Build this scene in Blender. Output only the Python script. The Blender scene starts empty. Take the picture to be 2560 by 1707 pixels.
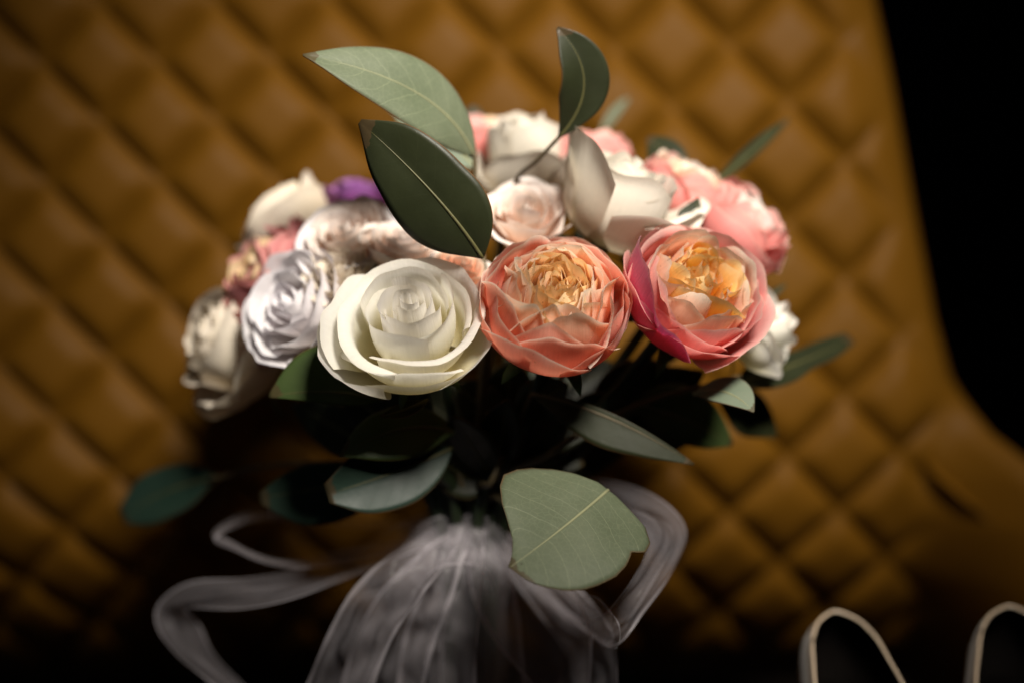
import bpy, math, random
import numpy as np
from mathutils import Vector, Matrix

# ------------------------------------------------------------------ camera, light, exposure
scene = bpy.context.scene
COL = scene.collection
PITCH = math.radians(18.0)
LENS, SENSOR, PXW, PXH = 50.0, 36.0, 2560.0, 1707.0
FPX = PXW * LENS / SENSOR
TARGET = np.array([0.0, 0.0, 0.22])
FW = np.array([0.0, math.cos(PITCH), -math.sin(PITCH)])
UP = np.array([0.0, math.sin(PITCH), math.cos(PITCH)])
RT = np.array([1.0, 0.0, 0.0])
CAM = TARGET - 0.60 * FW

cam_data = bpy.data.cameras.new('camera')
cam = bpy.data.objects.new('camera', cam_data)
COL.objects.link(cam)
cam.location = CAM
cam.rotation_euler = (math.pi / 2 - PITCH, 0, 0)
cam_data.lens = LENS
cam_data.sensor_width = SENSOR
cam_data.clip_start = 0.02
cam_data.clip_end = 50
cam_data.dof.use_dof = True
cam_data.dof.focus_distance = 0.535
cam_data.dof.aperture_fstop = 2.25
scene.camera = cam

world = bpy.data.worlds.new('World')
scene.world = world
world.use_nodes = True
world.node_tree.nodes['Background'].inputs['Color'].default_value = (0.9, 0.9, 0.9, 1)
world.node_tree.nodes['Background'].inputs['Strength'].default_value = 0.005


def lamp(name, loc, aim, power, size, color, shape='DISK', spread=180):
    d = bpy.data.lights.new(name, 'AREA')
    d.shape = shape
    d.size = size
    d.energy = power
    d.color = color
    d.spread = math.radians(spread)
    o = bpy.data.objects.new(name, d)
    COL.objects.link(o)
    o.location = loc
    o.rotation_euler = (Vector(aim) - Vector(loc)).to_track_quat('-Z', 'Y').to_euler()
    return o


key_data = bpy.data.lights.new('key_lamp', 'SPOT')
key_data.energy = 86.0
key_data.color = (1.0, 0.93, 0.82)
key_data.shadow_soft_size = 0.10
key_data.spot_size = math.radians(44)
key_data.spot_blend = 1.0
key = bpy.data.objects.new('key_lamp', key_data)
COL.objects.link(key)
key.location = (0.20, -0.45, 0.92)
key.rotation_euler = (Vector((0.04, 0.08, 0.31)) - key.location).to_track_quat('-Z', 'Y').to_euler()
lamp('cool_window_lamp', (-1.7, -0.9, 0.10), (0, 0, 0.12), 0.40, 0.5, (0.55, 0.70, 1.0))

scene.view_settings.view_transform = 'Standard'
scene.view_settings.look = 'None'
scene.view_settings.gamma = 1
scene.view_settings.exposure = 0.0
scene.cycles.use_denoising = True
scene.cycles.max_bounces = 10
scene.cycles.transparent_max_bounces = 24
scene.cycles.sample_clamp_indirect = 6


# ------------------------------------------------------------------ helpers
def P(px, py, d):
    """a point seen at photo pixel (px, py), d metres in front of the camera plane"""
    return CAM + RT * ((px - PXW / 2) / FPX * d) + UP * ((PXH / 2 - py) / FPX * d) + FW * d


def cv(x, y, z):
    """direction: x right, y up in the picture, z towards the camera"""
    return RT * x + UP * y - FW * z


def nrm(v):
    v = np.asarray(v, float)
    return v / max(np.linalg.norm(v), 1e-12)


def smooth(a, b, x):
    t = np.clip((x - a) / (b - a), 0, 1)
    return t * t * (3 - 2 * t)


def spline(pts, n):
    """Catmull-Rom through pts"""
    p = np.asarray(pts, float)
    p = np.vstack([2 * p[0] - p[1], p, 2 * p[-1] - p[-2]])
    k = len(p) - 3
    out = []
    for q in np.linspace(0, k - 1e-9, n):
        i = int(q)
        t = q - i
        a, b, c, d = p[i], p[i + 1], p[i + 2], p[i + 3]
        out.append(0.5 * ((2 * b) + (c - a) * t + (2 * a - 5 * b + 4 * c - d) * t * t + (3 * b - a - 3 * c + d) * t ** 3))
    return np.array(out)


def mesh_obj(name, verts, faces, mat, parent=None, attrs=None, shade=True):
    me = bpy.data.meshes.new(name)
    me.from_pydata([tuple(v) for v in verts], [], faces)
    me.update()
    if shade:
        me.polygons.foreach_set('use_smooth', [True] * len(me.polygons))
    if attrs:
        for k, v in attrs.items():
            a = me.attributes.new(k, 'FLOAT', 'POINT')
            a.data.foreach_set('value', np.asarray(v, np.float32).ravel())
    o = bpy.data.objects.new(name, me)
    COL.objects.link(o)
    if mat:
        me.materials.append(mat)
    if parent is not None:
        o.parent = parent
    return o


def grid_faces(nu, nv, wrap=False):
    f = []
    for j in range(nv - 1):
        for i in range(nu - 1 if not wrap else nu):
            i2 = (i + 1) % nu
            f.append((j * nu + i, j * nu + i2, (j + 1) * nu + i2, (j + 1) * nu + i))
    return f


def thing(name, label, cat, loc, group=None):
    o = bpy.data.objects.new(name, None)
    o.empty_display_size = 0.01
    COL.objects.link(o)
    o.location = loc
    o['label'] = label
    o['category'] = cat
    if group:
        o['group'] = group
    return o


def tube(name, pts, radii, mat, parent, off=(0, 0, 0), n=24, k=8):
    c = spline(pts, n)
    r = np.interp(np.linspace(0, 1, n), np.linspace(0, 1, len(radii)), radii)
    tan = np.gradient(c, axis=0)
    ref = np.array([0.31, 0.87, 0.4])
    verts = []
    for i in range(n):
        t = nrm(tan[i])
        a = nrm(np.cross(t, ref))
        b = np.cross(t, a)
        for q in range(k):
            w = 2 * math.pi * q / k
            verts.append(c[i] + r[i] * (a * math.cos(w) + b * math.sin(w)) - np.asarray(off))
    f = grid_faces(k, n, True)
    f.append(tuple(range(k))[::-1])
    f.append(tuple((n - 1) * k + q for q in range(k)))
    return mesh_obj(name, verts, f, mat, parent)


# ------------------------------------------------------------------ materials
class NT:
    def __init__(self, name):
        self.m = bpy.data.materials.new(name)
        self.m.use_nodes = True
        self.t = self.m.node_tree
        self.t.nodes.clear()
        self.out = self.n('ShaderNodeOutputMaterial')

    def n(self, kind, **kw):
        x = self.t.nodes.new(kind)
        for k, v in kw.items():
            setattr(x, k, v)
        return x

    def l(self, a, b):
        self.t.links.new(a, b)

    def attr(self, name):
        return self.n('ShaderNodeAttribute', attribute_name=name).outputs['Fac']

    def math(self, op, a, b=None, clamp=False):
        x = self.n('ShaderNodeMath', operation=op, use_clamp=clamp)
        for i, v in enumerate((a, b)):
            if v is None:
                continue
            if isinstance(v, (int, float)):
                x.inputs[i].default_value = v
            else:
                self.l(v, x.inputs[i])
        return x.outputs[0]

    def ramp(self, fac, stops):
        x = self.n('ShaderNodeValToRGB')
        e = x.color_ramp.elements
        while len(e) < len(stops):
            e.new(0.5)
        for el, (p, c) in zip(e, stops):
            el.position = p
            el.color = (*c, 1) if len(c) == 3 else c
        self.l(fac, x.inputs[0])
        return x.outputs[0]

    def mix(self, fac, a, b, mode='MIX'):
        x = self.n('ShaderNodeMix', data_type='RGBA', blend_type=mode)
        for i, v in ((0, fac), (6, a), (7, b)):
            if isinstance(v, (int, float)):
                x.inputs[i].default_value = v
            elif isinstance(v, tuple):
                x.inputs[i].default_value = (*v, 1)
            else:
                self.l(v, x.inputs[i])
        return x.outputs[2]

    def noise(self, scale, detail=2, vec=None, rough=0.5):
        x = self.n('ShaderNodeTexNoise')
        x.inputs['Scale'].default_value = scale
        x.inputs['Detail'].default_value = detail
        x.inputs['Roughness'].default_value = rough
        if vec is None:
            vec = self.n('ShaderNodeTexCoord').outputs['Object']
        self.l(vec, x.inputs['Vector'])
        return x.outputs['Fac']

    def xyz(self, x, y, z=0.0):
        c = self.n('ShaderNodeCombineXYZ')
        for i, v in enumerate((x, y, z)):
            if isinstance(v, (int, float)):
                c.inputs[i].default_value = v
            else:
                self.l(v, c.inputs[i])
        return c.outputs[0]

    def bump(self, h, strength, dist=0.001):
        b = self.n('ShaderNodeBump')
        b.inputs['Strength'].default_value = strength
        b.inputs['Distance'].default_value = dist
        self.l(h, b.inputs['Height'])
        return b.outputs['Normal']

    def bsdf(self, color, rough=0.5, spec=0.4, normal=None, **kw):
        b = self.n('ShaderNodeBsdfPrincipled')
        if isinstance(color, tuple):
            b.inputs['Base Color'].default_value = (*color, 1)
        else:
            self.l(color, b.inputs['Base Color'])
        if isinstance(rough, (int, float)):
            b.inputs['Roughness'].default_value = rough
        else:
            self.l(rough, b.inputs['Roughness'])
        b.inputs['Specular IOR Level'].default_value = spec
        for k, v in kw.items():
            b.inputs[k.replace('_', ' ')].default_value = v
        if normal is not None:
            self.l(normal, b.inputs['Normal'])
        return b.outputs[0]

    def mixs(self, fac, a, b):
        x = self.n('ShaderNodeMixShader')
        if isinstance(fac, (int, float)):
            x.inputs[0].default_value = fac
        else:
            self.l(fac, x.inputs[0])
        self.l(a, x.inputs[1])
        self.l(b, x.inputs[2])
        return x.outputs[0]

    def done(self, sh):
        self.l(sh, self.out.inputs['Surface'])
        return self.m


def petal_mat(name, stops, edge, edge_amt=0.5, transl=0.35, rough=0.5, vein=0.12, edge_w=0.06, spots=0.0):
    n = NT(name)
    t, u, e = n.attr('t'), n.attr('u'), n.attr('e')
    rnd = n.n('ShaderNodeObjectInfo').outputs['Random']
    wob = n.noise(90, 3)
    tt = n.math('ADD', t, n.math('MULTIPLY', n.math('SUBTRACT', wob, 0.5), 0.22))
    col = n.ramp(tt, stops)
    # fine fan of veins along the petal
    vv = n.noise(3.0, 3, n.xyz(n.math('MULTIPLY', u, 9.0), n.math('MULTIPLY', t, 1.3), n.math('MULTIPLY', rnd, 30.0)))
    vf = n.math('ADD', 1 - vein, n.math('MULTIPLY', vv, 2 * vein))
    col = n.mix(1.0, col, n.xyz(vf, vf, vf), 'MULTIPLY')
    rv = n.math('ADD', 0.92, n.math('MULTIPLY', rnd, 0.14))
    col = n.mix(1.0, col, n.xyz(rv, n.math('ADD', 0.9, n.math('MULTIPLY', rnd, 0.16)), rv), 'MULTIPLY')
    # pale, dry margin
    en = n.math('ADD', e, n.math('MULTIPLY', n.math('SUBTRACT', n.noise(260, 2), 0.5), edge_w * 0.9))
    ef = n.n('ShaderNodeMapRange')
    n.l(en, ef.inputs[0])
    ef.inputs[1].default_value = 0.0
    ef.inputs[2].default_value = edge_w
    ef.inputs[3].default_value = edge_amt
    ef.inputs[4].default_value = 0.0
    col = n.mix(ef.outputs[0], col, edge)
    if spots:
        sp = n.math('MULTIPLY', n.math('GREATER_THAN', n.noise(420, 1), 0.74), spots)
        col = n.mix(sp, col, (0.25, 0.14, 0.05))
    bm = n.bump(n.math('ADD', vv, n.math('MULTIPLY', n.noise(700, 2), 0.35)), 0.35, 0.0006)
    a = n.bsdf(col, rough, 0.25, bm, Sheen_Weight=0.12, Sheen_Roughness=0.4)
    tr = n.n('ShaderNodeBsdfTranslucent')
    sat = n.n('ShaderNodeHueSaturation')
    sat.inputs['Saturation'].default_value = 1.15
    n.l(col, sat.inputs['Color'])
    n.l(sat.outputs[0], tr.inputs['Color'])
    return n.done(n.mixs(transl, a, tr.outputs[0]))


def leaf_mat(name, c1, c2, vein, rough=0.45, net=0.25, transl=0.12, bloom=0.0):
    n = NT(name)
    t, u, e = n.attr('t'), n.attr('u'), n.attr('e')
    rnd = n.n('ShaderNodeObjectInfo').outputs['Random']
    base = n.mix(n.ramp(n.noise(55, 4), [(0.3, (0, 0, 0)), (0.7, (1, 1, 1))]), c1, c2)
    # side veins leave the midrib at an angle
    au = n.math('ABSOLUTE', u)
    wv = n.math('SUBTRACT', t, n.math('MULTIPLY', n.math('POWER', au, 1.3), 0.16))
    wv = n.math('ADD', wv, n.math('MULTIPLY', n.noise(45, 3), 0.12))
    s = n.math('ABSOLUTE', n.math('SINE', n.math('MULTIPLY', wv, 27.0)))
    sv = n.ramp(s, [(0.0, (1, 1, 1)), (0.075, (0, 0, 0))])
    vo = n.n('ShaderNodeTexVoronoi', feature='DISTANCE_TO_EDGE')
    vo.inputs['Scale'].default_value = 420
    n.l(n.n('ShaderNodeTexCoord').outputs['Object'], vo.inputs['Vector'])
    nv = n.ramp(vo.outputs['Distance'], [(0.0, (1, 1, 1)), (0.06, (0, 0, 0))])
    vf = n.math('MULTIPLY', n.math('ADD', sv, n.math('MULTIPLY', nv, 0.35), True), net)
    col = n.mix(vf, base, vein)
    ef = n.ramp(e, [(0.0, (1, 1, 1)), (0.035, (0, 0, 0))])
    col = n.mix(n.math('MULTIPLY', ef, 0.6), col, (0.16, 0.07, 0.03))
    spn = n.n('ShaderNodeTexVoronoi')
    spn.inputs['Scale'].default_value = 130
    n.l(n.n('ShaderNodeTexCoord').outputs['Object'], spn.inputs['Vector'])
    sp = n.math('MULTIPLY', n.math('LESS_THAN', spn.outputs['Distance'], 0.07), n.math('GREATER_THAN', n.noise(30, 1), 0.52))
    col = n.mix(n.math('MULTIPLY', sp, 0.55), col, (0.03, 0.025, 0.012))
    tipf = n.math('MULTIPLY', n.math('GREATER_THAN', n.math('ADD', t, n.math('MULTIPLY', n.noise(120, 3), 0.30)), 1.10), 0.75)
    col = n.mix(tipf, col, (0.055, 0.035, 0.016))
    rv = n.math('ADD', 0.85, n.math('MULTIPLY', rnd, 0.3))
    col = n.mix(1.0, col, n.xyz(rv, rv, rv), 'MULTIPLY')
    bm = n.bump(n.math('ADD', n.math('MULTIPLY', vf, -1.0), n.math('MULTIPLY', n.noise(300, 3), 0.4)), 0.3, 0.0006)
    ro = n.math('ADD', rough - 0.1, n.math('MULTIPLY', n.noise(80, 2), 0.2))
    a = n.bsdf(col, ro, 0.22, bm)
    tr = n.n('ShaderNodeBsdfTranslucent')
    n.l(n.mix(1.0, col, (0.9, 1.0, 0.35), 'MULTIPLY'), tr.inputs['Color'])
    return n.done(n.mixs(transl, a, tr.outputs[0]))


def plain(name, color, rough=0.5, spec=0.4, nscale=60, namp=0.25, bump=0.2, **kw):
    n = NT(name)
    k = n.noise(nscale, 4)
    f = n.math('ADD', 1 - namp, n.math('MULTIPLY', k, 2 * namp))
    col = n.mix(1.0, color, n.xyz(f, f, f), 'MULTIPLY')
    return n.done(n.bsdf(col, rough, spec, n.bump(n.noise(nscale * 6, 3), bump, 0.001), **kw))


def leather_mat():
    n = NT('mustard_leather')
    tc = n.n('ShaderNodeTexCoord').outputs['Object']
    vo = n.n('ShaderNodeTexVoronoi', feature='DISTANCE_TO_EDGE')
    vo.inputs['Scale'].default_value = 700
    n.l(tc, vo.inputs['Vector'])
    k = n.noise(14, 4)
    col = n.mix(k, (0.090, 0.0375, 0.0022), (0.113, 0.0485, 0.0036))
    h = n.math('ADD', n.math('MINIMUM', vo.outputs['Distance'], 0.25), n.math('MULTIPLY', n.noise(40, 3), 1.2))
    ro = n.math('ADD', 0.46, n.math('MULTIPLY', n.noise(120, 2), 0.16))
    return n.done(n.bsdf(col, ro, 0.09, n.bump(h, 0.22, 0.0012)))


def organza_mat():
    n = NT('sheer_organza')
    e, u, t = n.attr('e'), n.attr('u'), n.attr('t')
    ef = n.ramp(e, [(0.0, (0.50, 0.50, 0.50)), (0.05, (0.30, 0.30, 0.30)), (0.08, (0, 0, 0))])
    weave = n.noise(900, 1)
    fold = n.noise(5, 3, n.xyz(n.math('MULTIPLY', u, 3.0), n.math('MULTIPLY', t, 0.6)))
    al = n.math('ADD', n.math('ADD', 0.03, n.math('MULTIPLY', weave, 0.08)), n.math('MULTIPLY', fold, 0.15))
    al = n.math('MAXIMUM', al, ef, True)
    d = n.bsdf((0.72, 0.67, 0.72), 0.30, 0.5, n.bump(weave, 0.2, 0.0004), Sheen_Weight=0.4, Sheen_Roughness=0.3)
    tr = n.n('ShaderNodeBsdfTranslucent')
    tr.inputs['Color'].default_value = (0.74, 0.70, 0.76, 1)
    cloth = n.mixs(0.4, d, tr.outputs[0])
    tp = n.n('ShaderNodeBsdfTransparent')
    return n.done(n.mixs(al, tp.outputs[0], cloth))


M = {}
M['leather'] = leather_mat()
M['white'] = petal_mat('white_petal', [(0.0, (0.82, 0.72, 0.38)), (0.45, (0.86, 0.82, 0.62)), (0.8, (0.87, 0.855, 0.79)), (1.0, (0.87, 0.85, 0.80))], (0.82, 0.76, 0.64), 0.35, 0.50, vein=0.06)
M['ivory'] = petal_mat('ivory_petal', [(0.0, (0.66, 0.57, 0.38)), (0.5, (0.73, 0.67, 0.56)), (1.0, (0.75, 0.71, 0.63))], (0.66, 0.58, 0.46), 0.3, 0.30, vein=0.05)
M['cream'] = petal_mat('cream_petal', [(0.0, (0.66, 0.52, 0.24)), (0.5, (0.80, 0.70, 0.52)), (1.0, (0.84, 0.77, 0.66))], (0.80, 0.70, 0.52), 0.3, 0.34, vein=0.06)
M['blush'] = petal_mat('blush_petal', [(0.0, (0.80, 0.38, 0.20)), (0.45, (0.84, 0.62, 0.48)), (0.85, (0.86, 0.76, 0.68)), (1.0, (0.86, 0.80, 0.76))], (0.86, 0.78, 0.70), 0.4, 0.34, vein=0.08)
M['lilac'] = petal_mat('lilac_white_petal', [(0.0, (0.78, 0.62, 0.48)), (0.5, (0.86, 0.81, 0.78)), (1.0, (0.87, 0.85, 0.87))], (0.80, 0.78, 0.84), 0.4, 0.32, vein=0.08)
M['coral'] = petal_mat('coral_petal', [(0.0, (0.88, 0.46, 0.20)), (0.35, (0.87, 0.39, 0.27)), (0.8, (0.87, 0.42, 0.31)), (1.0, (0.89, 0.55, 0.44))], (0.94, 0.80, 0.68), 1.0, 0.47, vein=0.10, edge_w=0.055, spots=0.25)
M['coral_pale'] = petal_mat('pale_coral_petal', [(0.0, (0.90, 0.54, 0.22)), (0.4, (0.90, 0.52, 0.32)), (0.8, (0.90, 0.59, 0.42)), (1.0, (0.91, 0.71, 0.56))], (0.94, 0.82, 0.68), 1.0, 0.48, vein=0.10, edge_w=0.07, spots=0.3)
M['apricot'] = petal_mat('apricot_petal', [(0.0, (0.88, 0.42, 0.10)), (0.4, (0.91, 0.54, 0.20)), (0.8, (0.92, 0.62, 0.32)), (1.0, (0.92, 0.73, 0.50))], (0.86, 0.66, 0.36), 0.7, 0.40, vein=0.12, edge_w=0.09, spots=0.45)
M['gold'] = petal_mat('golden_petal', [(0.0, (0.90, 0.40, 0.04)), (0.4, (0.92, 0.48, 0.08)), (0.8, (0.93, 0.56, 0.14)), (1.0, (0.92, 0.64, 0.26))], (0.88, 0.70, 0.40), 0.8, 0.42, vein=0.12, edge_w=0.08, spots=0.5)
M['pink'] = petal_mat('rose_pink_petal', [(0.0, (0.86, 0.40, 0.24)), (0.4, (0.85, 0.32, 0.28)), (0.8, (0.86, 0.38, 0.35)), (1.0, (0.88, 0.52, 0.48))], (0.88, 0.62, 0.54), 0.7, 0.46, vein=0.10, edge_w=0.05)
M['magenta'] = petal_mat('magenta_petal', [(0.0, (0.72, 0.16, 0.16)), (0.5, (0.70, 0.11, 0.22)), (1.0, (0.76, 0.20, 0.36))], (0.86, 0.46, 0.52), 0.6, 0.36, vein=0.12)
M['purple'] = petal_mat('purple_petal', [(0.0, (0.22, 0.03, 0.09)), (0.5, (0.26, 0.04, 0.16)), (1.0, (0.34, 0.12, 0.40))], (0.45, 0.26, 0.55), 0.4, 0.3, vein=0.12)
M['dusky'] = petal_mat('dusky_pink_petal', [(0.0, (0.66, 0.28, 0.16)), (0.5, (0.60, 0.17, 0.15)), (1.0, (0.62, 0.26, 0.26))], (0.72, 0.44, 0.36), 0.4, 0.32, vein=0.1)
M['leaf_dark'] = leaf_mat('dark_eucalyptus_leaf', (0.015, 0.018, 0.007), (0.022, 0.026, 0.011), (0.05, 0.055, 0.025), 0.45, 0.10, 0.08)
M['leaf_pale'] = leaf_mat('pale_eucalyptus_leaf', (0.080, 0.098, 0.058), (0.110, 0.128, 0.082), (0.30, 0.33, 0.20), 0.5, 0.30, 0.10)
M['leaf_green'] = leaf_mat('green_eucalyptus_leaf', (0.035, 0.058, 0.016), (0.048, 0.072, 0.022), (0.08, 0.10, 0.04), 0.45, 0.10, 0.10)
M['leaf_grey'] = leaf_mat('grey_eucalyptus_leaf', (0.115, 0.150, 0.105), (0.150, 0.180, 0.130), (0.22, 0.26, 0.18), 0.5, 0.18, 0.12)
M['leaf_teal'] = leaf_mat('blue_green_eucalyptus_leaf', (0.015, 0.034, 0.024), (0.022, 0.042, 0.029), (0.10, 0.16, 0.09), 0.45, 0.10, 0.12)
M['rib_dark'] = plain('olive_midrib', (0.075, 0.070, 0.024), 0.5)
M['rib_pale'] = plain('straw_midrib', (0.21, 0.215, 0.12), 0.5)
M['stem'] = plain('green_stem', (0.012, 0.020, 0.007), 0.5, nscale=120)
M['twig'] = plain('brown_twig', (0.07, 0.052, 0.024), 0.55, nscale=150)
M['sepal'] = plain('green_sepal', (0.05, 0.09, 0.03), 0.5, nscale=150)
M['organza'] = organza_mat()
M['satin'] = plain('champagne_satin', (0.075, 0.058, 0.042), 0.35, 0.5, 200, 0.1, 0.1, Sheen_Weight=0.3)
M['binding'] = plain('champagne_binding', (0.66, 0.52, 0.38), 0.22, 0.8, 200, 0.08, 0.1)
M['insole'] = plain('dark_insole', (0.004, 0.003, 0.0025), 0.8, 0.05)
M['wall'] = plain('black_wall', (0.012, 0.012, 0.012), 0.8, 0.2, 3, 0.5)
M['floor'] = plain('dark_floor', (0.02, 0.014, 0.01), 0.6, 0.3, 5, 0.4)
M['wood'] = plain('dark_wood', (0.03, 0.018, 0.01), 0.4, 0.4, 20, 0.4)

# ------------------------------------------------------------------ setting
SEAT_Z = -0.06
FLOOR_Z = -0.42


def struct(name, verts, faces, mat):
    o = mesh_obj(name, verts, faces, mat, shade=False)
    o['kind'] = 'structure'
    return o


struct('floor', [(-3, -2, FLOOR_Z), (3, -2, FLOOR_Z), (3, 2, FLOOR_Z), (-3, 2, FLOOR_Z)], [(0, 1, 2, 3)], M['floor'])
wv, wn = [], 121
for zi in range(2):
    for i in range(wn):
        x = -3 + 6 * i / (wn - 1)
        wv.append((x, 1.2 + 0.03 * math.sin(x * 21) + 0.015 * math.sin(x * 47), FLOOR_Z if zi == 0 else 2.2))
w = struct('wall', wv, grid_faces(wn, 2), M['wall'])
w.data.polygons.foreach_set('use_smooth', [True] * len(w.data.polygons))

# ------------------------------------------------------------------ armchair
BACK_TILT = math.radians(15)
B_O = P(1280, 853.5, 0.80)
B_A = RT
B_B = np.array([0, math.sin(BACK_TILT), math.cos(BACK_TILT)])
B_N = nrm(np.cross(B_A, B_B))          # towards the camera
if np.dot(B_N, FW) > 0:
    B_N = -B_N


def to_back(px, py):
    ray = P(px, py, 1.0) - CAM
    s = np.dot(B_O - CAM, B_N) / np.dot(ray, B_N)
    q = CAM + s * ray - B_O
    return np.array([np.dot(q, B_A), np.dot(q, B_B)])


EDGE = np.array([to_back(*p) for p in [(2150, -400), (2222, 0), (2262, 200), (2298, 400), (2332, 600), (2368, 800), (2412, 950), (2480, 1080), (2600, 1190), (2850, 1290), (3300, 1360)]])
EO = np.argsort(EDGE[:, 1])
CREASE = np.array([to_back(*p) for p in [(2420, 800), (2370, 1000), (2310, 1180), (2290, 1300), (2310, 1450), (2360, 1650), (2420, 1900)]])
CO = np.argsort(CREASE[:, 1])


def back_surface(a, b, h):
    """the leather skin of the backrest; it rolls round the side edge and sweeps forward into the arm"""
    a = np.asarray(a, float)
    b = np.asarray(b, float)
    xb = np.interp(b, EDGE[EO, 1], EDGE[EO, 0])
    xb = np.minimum(xb, 0.36) - 0.012
    ex = np.maximum(a - (xb - 0.012), 0)
    r = 0.022
    ang = np.minimum(ex / r, math.pi / 2)
    over = np.maximum(ex - r * math.pi / 2, 0)
    a2 = np.where(ex > 0, (xb - 0.012) + r * np.sin(ang), a)
    dz = np.where(ex > 0, -r * (1 - np.cos(ang)) - over, 0.0)
    # sweep into the arm beyond the crease
    xc = np.interp(b, CREASE[CO, 1], CREASE[CO, 0])
    low = smooth(-0.005, -0.06, b)
    g = a - xc
    dz = dz - 0.004 * np.exp(-(g / 0.016) ** 2) * low + 0.045 * smooth(0.0, 0.07, g) * low
    # invented undercut: turns the lower backrest away from the key lamp to darken it
    f = np.maximum(-0.042 - b, 0)
    dz = dz - 4.0 * f ** 2 * (1 - 0.75 * smooth(0.0, 0.05, g))
    fade = smooth(0.0, 0.03, xb - a) * (1 - low * smooth(-0.035, 0.030, g))
    # soft unevenness of the padding
    dz = dz + 0.0015 * np.sin(a * 31 + b * 17) + 0.001 * np.sin(b * 43 - a * 23)
    hh = np.maximum(h, 0) * fade + np.minimum(h, 0)
    ang = np.where(ex > 0, ang, 0.0)
    return (B_O + np.multiply.outer(a2 + hh * np.sin(ang), B_A) + np.multiply.outer(b, B_B)
            + np.multiply.outer(dz + hh * np.cos(ang), B_N))


chair_loc = np.array([0.0, 0.0, SEAT_Z])
chair = thing('armchair', 'mustard yellow leather armchair with diamond quilted back behind the bouquet', 'armchair', chair_loc)
na, nb = 160, 60
aa, bb = np.meshgrid(np.linspace(-0.40, 0.42, na), np.linspace(-0.24, 0.34, nb))
sv = back_surface(aa.ravel(), bb.ravel(), np.full(na * nb, -0.006)) - chair_loc
back = mesh_obj('backrest', sv, grid_faces(na, nb), M['leather'], chair)
so = back.modifiers.new('thick', 'SOLIDIFY')
so.thickness = 0.035
so.offset = -1 if np.dot(np.cross(B_A, B_B), B_N) > 0 else 1

n0 = to_back(393, 153)
hd = (to_back(393 + 286 * 6, 153 - 8 * 6) - n0) / 6
vd = (to_back(393 + 8 * 4, 153 + 294 * 4) - n0) / 4
e1 = (hd + vd) / 2          # down right
e2 = (vd - hd) / 2          # down left
G = 17
ss, tt = np.meshgrid(np.linspace(0, 1, G), np.linspace(0, 1, G))
def shoulder(x):
    return 1 - (1 - np.minimum(np.minimum(x, 1 - x) / 0.31, 1)) ** 2.2
puff = shoulder(ss) * shoulder(tt) * (0.85 + 0.15 * np.sin(math.pi * ss) * np.sin(math.pi * tt))
pf = grid_faces(G, G)
random.seed(4)
for i in range(-12, 14):
    for j in range(-12, 14):
        c = n0 + e1 * (i + 0.5) + e2 * (j + 0.5)
        if not (-0.37 < c[0] < 0.40 and -0.23 < c[1] < 0.26):
            continue
        xb = np.interp(c[1], EDGE[EO, 1], EDGE[EO, 0])
        if c[0] > xb + 0.075:
            continue
        a = n0[0] + e1[0] * (i + ss) + e2[0] * (j + tt)
        b = n0[1] + e1[1] * (i + ss) + e2[1] * (j + tt)
        h = 0.0096 * random.uniform(0.9, 1.1) * puff
        v = back_surface(a.ravel(), b.ravel(), h.ravel()) - chair_loc
        fl = pf if np.cross(e1, e2) < 0 else pf
        mesh_obj('quilt_pad', v, fl, M['leather'], back)


def rounded_slab(name, x0, x1, y0, y1, z0, z1, r, mat, parent, off):
    n = 26
    us = np.linspace(-1, 1, n)
    verts = []
    faces = []
    ux, uy = np.meshgrid(us, us)
    ex = np.sign(ux) * np.abs(ux)
    prof = (1 - np.abs(ux) ** 8) * (1 - np.abs(uy) ** 8)
    x = (x0 + x1) / 2 + (x1 - x0) / 2 * ex
    y = (y0 + y1) / 2 + (y1 - y0) / 2 * uy
    top = z1 - r + r * prof ** 0.5
    for k in range(n * n):
        verts.append((x.ravel()[k], y.ravel()[k], top.ravel()[k]))
    for k in range(n * n):
        verts.append((x.ravel()[k], y.ravel()[k], z0))
    f = grid_faces(n, n)
    faces += f
    faces += [tuple(q + n * n for q in reversed(g)) for g in f]
    rim = [i for i in range(n)] + [j * n + n - 1 for j in range(1, n)] + [n * n - 1 - i for i in range(1, n)] + [j * n for j in range(n - 2, 0, -1)]
    for k in range(len(rim)):
        p, q = rim[k], rim[(k + 1) % len(rim)]
        faces.append((q, p, p + n * n, q + n * n))
    return mesh_obj(name, np.array(verts) - off, faces, mat, parent)


rounded_slab('seat', -0.36, 0.36, -0.42, 0.14, SEAT_Z - 0.14, SEAT_Z, 0.03, M['leather'], chair, chair_loc)
for x in (-0.30, 0.30):
    for y in (-0.36, 0.10):
        tube('leg', [(x, y, SEAT_Z - 0.13), (x * 1.03, y, SEAT_Z - 0.24), (x * 1.06, y, FLOOR_Z + 0.001)], [0.02, 0.017, 0.011], M['wood'], chair, chair_loc, 8, 10)

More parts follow.
